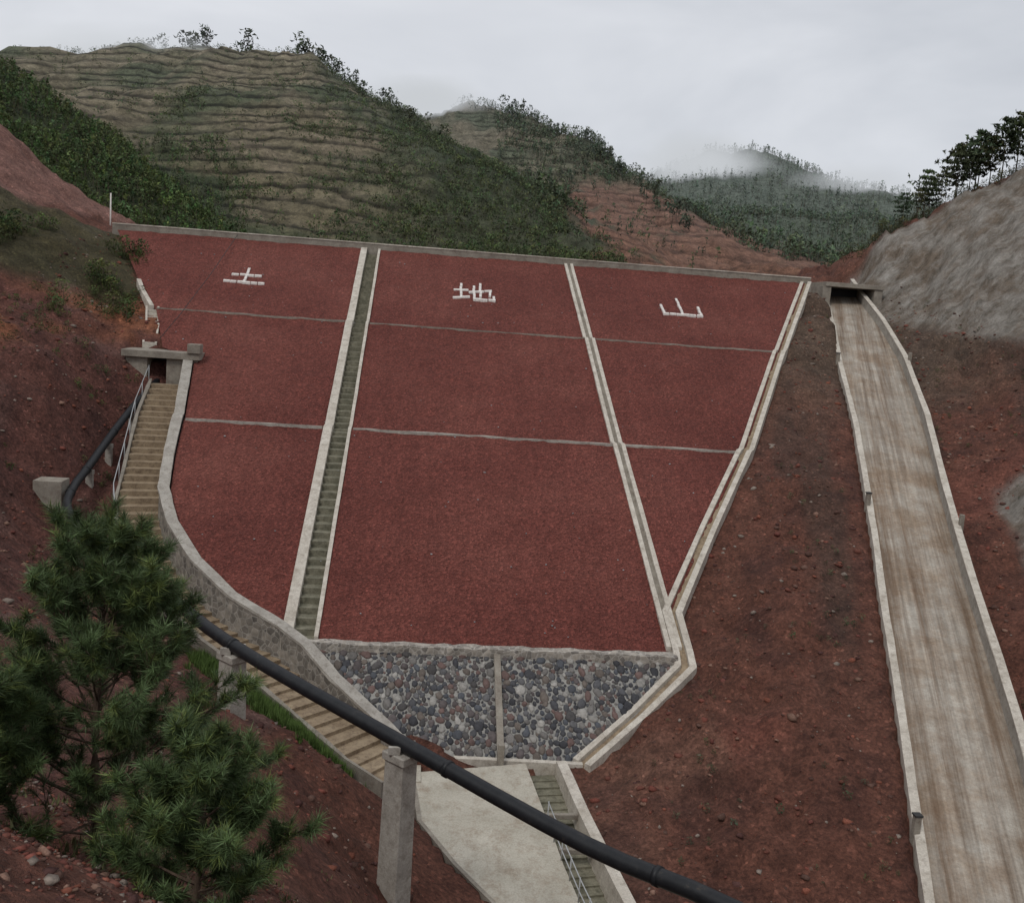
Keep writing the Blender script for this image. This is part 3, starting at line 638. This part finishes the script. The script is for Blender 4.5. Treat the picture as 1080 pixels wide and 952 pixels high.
def hill_pts(n,y0,y1,r0,r1,f):
    Y=rng.uniform(y0,y1,n);R=rng.uniform(r0,r1,n);X=R*Y
    m=rng.uniform(0,1,n)<f(X,Y,R);X=X[m];Y=Y[m];return np.stack([X,Y,H(X,Y)-.1],1)
P=hill_pts(5200,106,200,-.52,-.17,lambda X,Y,R:np.where((R<-.2-.0004*(Y-112)),.95,.3)*sst(-.65,-.05,fbm(X/9,Y/9,50)+.1))
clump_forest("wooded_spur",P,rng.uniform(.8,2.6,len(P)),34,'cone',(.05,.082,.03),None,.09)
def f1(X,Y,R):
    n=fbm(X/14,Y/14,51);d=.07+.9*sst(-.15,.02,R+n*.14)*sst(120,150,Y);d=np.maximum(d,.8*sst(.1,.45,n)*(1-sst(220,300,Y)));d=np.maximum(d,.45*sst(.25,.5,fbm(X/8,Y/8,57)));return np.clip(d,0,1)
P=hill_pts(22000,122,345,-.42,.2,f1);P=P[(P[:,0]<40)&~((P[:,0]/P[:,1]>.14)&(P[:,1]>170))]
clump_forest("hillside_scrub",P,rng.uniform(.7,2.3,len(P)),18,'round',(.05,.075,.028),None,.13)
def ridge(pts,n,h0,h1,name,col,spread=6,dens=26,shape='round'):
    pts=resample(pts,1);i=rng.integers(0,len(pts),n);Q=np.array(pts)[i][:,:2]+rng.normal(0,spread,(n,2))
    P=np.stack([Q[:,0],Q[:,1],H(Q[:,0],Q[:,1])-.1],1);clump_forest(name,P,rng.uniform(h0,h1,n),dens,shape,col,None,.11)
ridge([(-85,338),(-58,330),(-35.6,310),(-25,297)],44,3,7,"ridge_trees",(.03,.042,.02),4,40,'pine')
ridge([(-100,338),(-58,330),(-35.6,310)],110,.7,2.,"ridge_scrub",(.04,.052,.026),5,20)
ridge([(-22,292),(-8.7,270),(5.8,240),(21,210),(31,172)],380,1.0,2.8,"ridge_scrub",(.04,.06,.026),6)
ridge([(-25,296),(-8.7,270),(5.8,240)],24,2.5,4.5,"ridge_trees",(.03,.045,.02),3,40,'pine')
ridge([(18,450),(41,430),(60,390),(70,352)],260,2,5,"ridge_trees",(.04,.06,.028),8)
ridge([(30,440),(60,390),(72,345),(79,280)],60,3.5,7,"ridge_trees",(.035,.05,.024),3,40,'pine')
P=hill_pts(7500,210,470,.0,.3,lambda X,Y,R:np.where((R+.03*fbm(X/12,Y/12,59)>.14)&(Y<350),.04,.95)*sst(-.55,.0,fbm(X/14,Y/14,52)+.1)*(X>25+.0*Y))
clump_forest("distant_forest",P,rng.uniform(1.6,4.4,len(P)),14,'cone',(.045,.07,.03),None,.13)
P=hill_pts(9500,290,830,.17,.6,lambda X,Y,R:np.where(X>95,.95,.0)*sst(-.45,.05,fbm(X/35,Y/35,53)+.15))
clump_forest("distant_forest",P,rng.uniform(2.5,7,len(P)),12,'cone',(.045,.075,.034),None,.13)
for k,(x,y,h) in enumerate([(41,88.3,1.6),(43.2,89.3,3.0),(44.9,90,2.4),(46.2,90.5,3.6),(47.6,91.2,3.2),(48.8,91,4.4),(49.8,90.5,3.8),(50.6,91,5.2),(51.4,90,4.4),(52.2,89.5,5.2),(53.2,89,4.8),(47,93,4.2),(50,93,5.4),(52,93,5.6),(54.4,91,5.4)]):
    P=np.array([[x,y,Hp(x,y)-.1]]);clump_forest("rim_pine_tree",P,np.array([h*1.1]),380,'pine',(.038,.054,.026),None,.05)
n=420;X=rng.uniform(39,58,n);Y=rng.uniform(87,96,n);Z=H(X,Y);clump_forest("rim_scrub",np.stack([X,Y,Z],1),rng.uniform(.3,1.2,n),30,'round',(.045,.055,.027))
X=rng.uniform(-36,-18,3000);Y=rng.uniform(50,84,3000);Z=H(X,Y);m=(Z>-2.2+1.4*fbm(X/3,Y/3,60))&(X<-.3*Y+2.6)&(fbm(X/3,Y/3,61)>.08)&~((X<-27)&(Z>4.5))&(Z<3.2);X,Y,Z=X[m],Y[m],Z[m]
clump_forest("bench_bushes",np.stack([X,Y,Z-.05],1),rng.uniform(.2,.8,len(X))+rng.uniform(0,1,len(X))**4*1.3,110,'round',(.05,.075,.027),None,.07)
X,Y,Z=scatter(420,9,24,26,64,free);m=fbm(X/4,Y/4,62)>.05;clump_forest("bank_weeds",np.stack([X,Y,Z-.03],1)[m],rng.uniform(.1,.42,m.sum()),60,'round',(.06,.078,.045))
X,Y,Z=scatter(420,-24,-15,40,62,free);m=fbm(X/3,Y/3,63)>.1;clump_forest("bank_weeds",np.stack([X,Y,Z-.03],1)[m],rng.uniform(.15,.6,m.sum()),60,'round',(.055,.075,.03))
X,Y,Z=scatter(260,30,40,45,78,free);m=fbm(X/3,Y/3,64)>.1;clump_forest("bank_weeds",np.stack([X,Y,Z-.03],1)[m],rng.uniform(.12,.4,m.sum()),60,'round',(.055,.07,.03))
def blades(name,X,Y,Z,per,hh,col):
    n=len(X);T=np.repeat(np.arange(n),per);m=len(T);b=np.stack([X[T]+rng.normal(0,.07,m),Y[T]+rng.normal(0,.07,m),Z[T]-.02],1)
    h=hh*rng.uniform(.5,1.3,m);th=rng.uniform(0,6.28,m);w=.012+.01*rng.uniform(0,1,m);l=rng.uniform(.1,.6,m)*h
    d=np.stack([np.cos(th),np.sin(th),0*th],1);pz=np.stack([-np.sin(th),np.cos(th),0*th],1)
    V=np.stack([b-pz*w[:,None],b+pz*w[:,None],b+d*l[:,None]+np.array((0,0,1))*h[:,None]],1).reshape(-1,3)
    c=np.repeat(np.array(col)[None]*rng.uniform(.6,1.5,(m,1)),3,0);fast_mesh(name,V,np.arange(3*m).reshape(m,3),M_grass,c)
t=rng.uniform(0,1,420);X=-7.8+t*5.8+rng.normal(0,.45,420);Y=38.8-t*6.4+rng.normal(0,.45,420);blades("grass_verge",X,Y,H(X,Y),60,.36,(.085,.135,.034))
X,Y,Z=scatter(140,-5,1,7,20);blades("foreground_grass",X,Y,Z,30,.1,(.1,.1,.045))

# ------------------------------------------------------------------ foreground pines
def pine(base,h,rad,seed,nb=52,low=.1):
    rs=random.Random(seed);nr=np.random.default_rng(seed);root=empty("pine_tree");B=Vector(base)
    tp=[B+Vector((.05*math.sin(t*5+seed),.04*math.cos(t*4),t*h)) for t in np.linspace(-.05,1,14)]
    tube("trunk",tp,.055*h/4+.015,M_bark,root,9,True,.008)
    shoots=[];brV=[]
    def trunk_at(t):
        f_=(t+.05)/1.05*13;i=min(12,int(f_));return tp[i].lerp(tp[i+1],f_-i)
    for i in range(nb):
        t=low+(.98-low)*(i/nb)**.9;a=i*2.4+rs.uniform(-.5,.5)
        L=rad*(1-t)**.6*rs.uniform(.55,1.2)+.14
        if t<.25: L*=.65+t*1.4
        el=rs.uniform(.0,.45)+t*.5;p=trunk_at(t);d=Vector((math.cos(a)*math.cos(el),math.sin(a)*math.cos(el),math.sin(el)))
        pts_=[p.copy()];q=p.copy();dd=d.copy();ns=8
        for s_ in range(ns):
            dd=(dd+Vector((rs.uniform(-.16,.16),rs.uniform(-.16,.16),rs.uniform(-.03,.16)))).normalized();q=q+dd*L/ns;pts_.append(q.copy())
            if s_>=2:
                for _ in range(2 if L>.5 else 1):
                    sd=(dd+Vector((rs.uniform(-1,1),rs.uniform(-1,1),rs.uniform(-.2,.75)))).normalized();l2=L*.34*rs.uniform(.5,1.1)*(1.2-s_/ns*.5)
                    e=q+sd*l2*.55;e2=e+(sd+Vector((0,0,.45))).normalized()*l2*.45
                    brV.append(([q,e,e2],.006))
                    shoots.append((e,(e-q).normalized(),.85));shoots.append((e2,(e2-e).normalized(),1.))
                    if l2>.2:
                        for __ in range(2):
                            s3=(sd+Vector((rs.uniform(-1,1),rs.uniform(-1,1),rs.uniform(0,.8)))).normalized();e3=e+s3*l2*.45;brV.append(([e,e3],.004));shoots.append((e3,s3,1.))
        shoots.append((q,dd,1.1));brV.append((pts_,.012*L/rad+.006))
    shoots.append((tp[-1],Vector((0,0,1)),1.2))
    V=[];Fs=[]
    for P_,r in brV:
        n=len(P_)
        for i,p in enumerate(P_):
            d=(P_[min(i+1,n-1)]-P_[max(i-1,0)]).normalized();u=d.cross(Vector((.3,.2,1))).normalized();w=u.cross(d);rr=r*(1-.7*i/(n-1))
            for k in range(4): V.append(p+(u*math.cos(k*1.571)+w*math.sin(k*1.571))*rr)
        s0=len(V)-4*n
        for i in range(n-1):
            for k in range(4): Fs.append((s0+i*4+k,s0+i*4+(k+1)%4,s0+i*4+4+(k+1)%4,s0+i*4+4+k))
    mesh_obj("branches",V,Fs,M_bark,root)
    E=np.array([s_[0][:] for s_ in shoots]);D=np.array([s_[1][:] for s_ in shoots]);K=np.array([s_[2] for s_ in shoots]);n=len(E);per=46
    T=np.repeat(np.arange(n),per);m=len(T);back=nr.uniform(0,.16,m);b=E[T]-D[T]*back[:,None]
    rv=nr.normal(size=(m,3));rv-=D[T]*np.sum(rv*D[T],1)[:,None];rv/=np.linalg.norm(rv,axis=1)[:,None]
    sp_=nr.uniform(.35,1.15,m)[:,None];dr=D[T]*(1.25-sp_*.6)+rv*sp_;dr/=np.linalg.norm(dr,axis=1)[:,None]
    L=(nr.uniform(.09,.17,m)*K[T])[:,None];w=np.cross(dr,nr.normal(size=(m,3)));w/=np.linalg.norm(w,axis=1)[:,None];w*=.0036
    tip=b+dr*L;tip[:,2]-=.012
    V=np.stack([b-w,b+w,tip],1).reshape(-1,3)
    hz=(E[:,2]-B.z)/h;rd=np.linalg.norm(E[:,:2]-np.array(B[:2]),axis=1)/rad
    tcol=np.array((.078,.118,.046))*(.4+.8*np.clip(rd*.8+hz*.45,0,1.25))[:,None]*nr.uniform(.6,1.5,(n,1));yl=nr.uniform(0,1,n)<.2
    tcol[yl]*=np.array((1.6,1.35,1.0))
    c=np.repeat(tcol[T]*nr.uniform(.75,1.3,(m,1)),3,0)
    fast_mesh("needles",V,np.arange(3*m).reshape(m,3),M_needle,c,root)
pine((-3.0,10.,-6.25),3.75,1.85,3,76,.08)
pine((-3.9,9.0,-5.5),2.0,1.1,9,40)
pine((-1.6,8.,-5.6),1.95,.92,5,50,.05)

# ------------------------------------------------------------------ drifting mist banks (volumes with added glow)
def mist(name,c,rad,dens,sc,thr=.72):
    bm=bmesh.new();bmesh.ops.create_icosphere(bm,subdivisions=3,radius=1);me=bpy.data.meshes.new(name);bm.to_mesh(me);bm.free()
    o=link(bpy.data.objects.new(name,me));o.location=c;o.scale=rad
    m=bpy.data.materials.new(name+"_vapour");m.use_nodes=True;t=m.node_tree;t.nodes.clear()
    N=t.nodes.new;out=N("ShaderNodeOutputMaterial")
    tc=N("ShaderNodeTexCoord");ln=N("ShaderNodeVectorMath");ln.operation='LENGTH';t.links.new(tc.outputs["Object"],ln.inputs[0])
    mr=N("ShaderNodeMapRange");mr.inputs[1].default_value=1.;mr.inputs[2].default_value=.1;t.links.new(ln.outputs["Value"],mr.inputs[0])
    nz=N("ShaderNodeTexNoise");nz.inputs["Scale"].default_value=sc;nz.inputs["Detail"].default_value=3;nz.inputs["Roughness"].default_value=.6;t.links.new(tc.outputs["Object"],nz.inputs[0])
    m1=N("ShaderNodeMath");m1.operation='ADD';t.links.new(mr.outputs[0],m1.inputs[0]);t.links.new(nz.outputs[0],m1.inputs[1])
    m2=N("ShaderNodeMapRange");m2.inputs[1].default_value=thr;m2.inputs[2].default_value=1.35;m2.inputs[4].default_value=dens;t.links.new(m1.outputs[0],m2.inputs[0])
    m3=N("ShaderNodeMath");m3.operation='MULTIPLY';t.links.new(m2.outputs[0],m3.inputs[0]);t.links.new(mr.outputs[0],m3.inputs[1])
    # absorption + emission; the glow stands in for multiply scattered skylight
    ab=N("ShaderNodeVolumeAbsorption");ab.inputs["Color"].default_value=(0,0,0,1);t.links.new(m3.outputs[0],ab.inputs["Density"])
    em=N("ShaderNodeEmission");em.inputs["Color"].default_value=(.58,.605,.635,1);t.links.new(m3.outputs[0],em.inputs["Strength"])
    ad=N("ShaderNodeAddShader");t.links.new(ab.outputs[0],ad.inputs[0]);t.links.new(em.outputs[0],ad.inputs[1])
    t.links.new(ad.outputs[0],out.inputs["Volume"]);me.materials.append(m)
mist("mist_bank",(196,730,112),(72,30,38),.15,1.7)
mist("mist_bank",(-4,438,84),(40,18,16),.22,1.9)
mist("mist_bank",(-98,318,62),(60,14,20),.16,2.0)
mist("mist_bank",(300,685,104),(80,24,22),.055,1.8)

# ------------------------------------------------------------------ light
w=bpy.data.worlds.new("World");SC.world=w;w.use_nodes=True;t=w.node_tree;bg=t.nodes["Background"];bg.inputs[1].default_value=.1
sky=t.nodes.new("ShaderNodeTexSky");sky.sky_type='NISHITA';sky.sun_disc=False;sky.sun_elevation=math.radians(52);sky.sun_rotation=math.radians(215)
tc=t.nodes.new("ShaderNodeTexCoord");mp=t.nodes.new("ShaderNodeMapping");mp.inputs["Scale"].default_value=(1.2,1.2,3.2)
nz=t.nodes.new("ShaderNodeTexNoise");nz.inputs["Scale"].default_value=1.7;nz.inputs["Detail"].default_value=5;nz.inputs["Roughness"].default_value=.55;nz.inputs["Distortion"].default_value=.4
rp=t.nodes.new("ShaderNodeValToRGB");rp.color_ramp.elements[0].position=.3;rp.color_ramp.elements[0].color=(5.5,5.75,6.2,1);rp.color_ramp.elements[1].position=.68;rp.color_ramp.elements[1].color=(7.9,8.05,8.45,1)
mx=t.nodes.new("ShaderNodeMix");mx.data_type='RGBA';mx.inputs[0].default_value=.93
t.links.new(tc.outputs["Generated"],mp.inputs[0]);t.links.new(mp.outputs[0],nz.inputs[0]);t.links.new(nz.outputs[0],rp.inputs[0])
t.links.new(sky.outputs[0],mx.inputs[6]);t.links.new(rp.outputs[0],mx.inputs[7]);t.links.new(mx.outputs[2],bg.inputs[0])
sl=bpy.data.lights.new("overcast_sun",'SUN');sl.energy=1.2;sl.angle=math.radians(14);sl.color=(1,.97,.93)
so=link(bpy.data.objects.new("overcast_sun",sl));el=math.radians(52);az=math.radians(215)
dv=Vector((math.sin(az)*math.cos(el),math.cos(az)*math.cos(el),math.sin(el)));so.rotation_euler=dv.to_track_quat('Z','Y').to_euler()
# ------------------------------------------------------------------ camera
p=math.radians(8.1);ps=math.radians(5.8);r=math.radians(4.2)
Fw=Vector((math.sin(ps)*math.cos(p),math.cos(ps)*math.cos(p),-math.sin(p)));R0=Vector((math.cos(ps),-math.sin(ps),0));U0=R0.cross(Fw)
Rt=R0*math.cos(r)+U0*math.sin(r);Up=-R0*math.sin(r)+U0*math.cos(r)
cm=bpy.data.cameras.new("camera");cm.lens=35;cm.sensor_width=36;cm.clip_start=.1;cm.clip_end=6000
co=link(bpy.data.objects.new("camera",cm));co.matrix_world=Matrix(((Rt.x,Up.x,-Fw.x,0),(Rt.y,Up.y,-Fw.y,0),(Rt.z,Up.z,-Fw.z,0),(0,0,0,1)))
SC.camera=co
SC.view_settings.view_transform='Standard';SC.view_settings.look='None';SC.view_settings.exposure=0
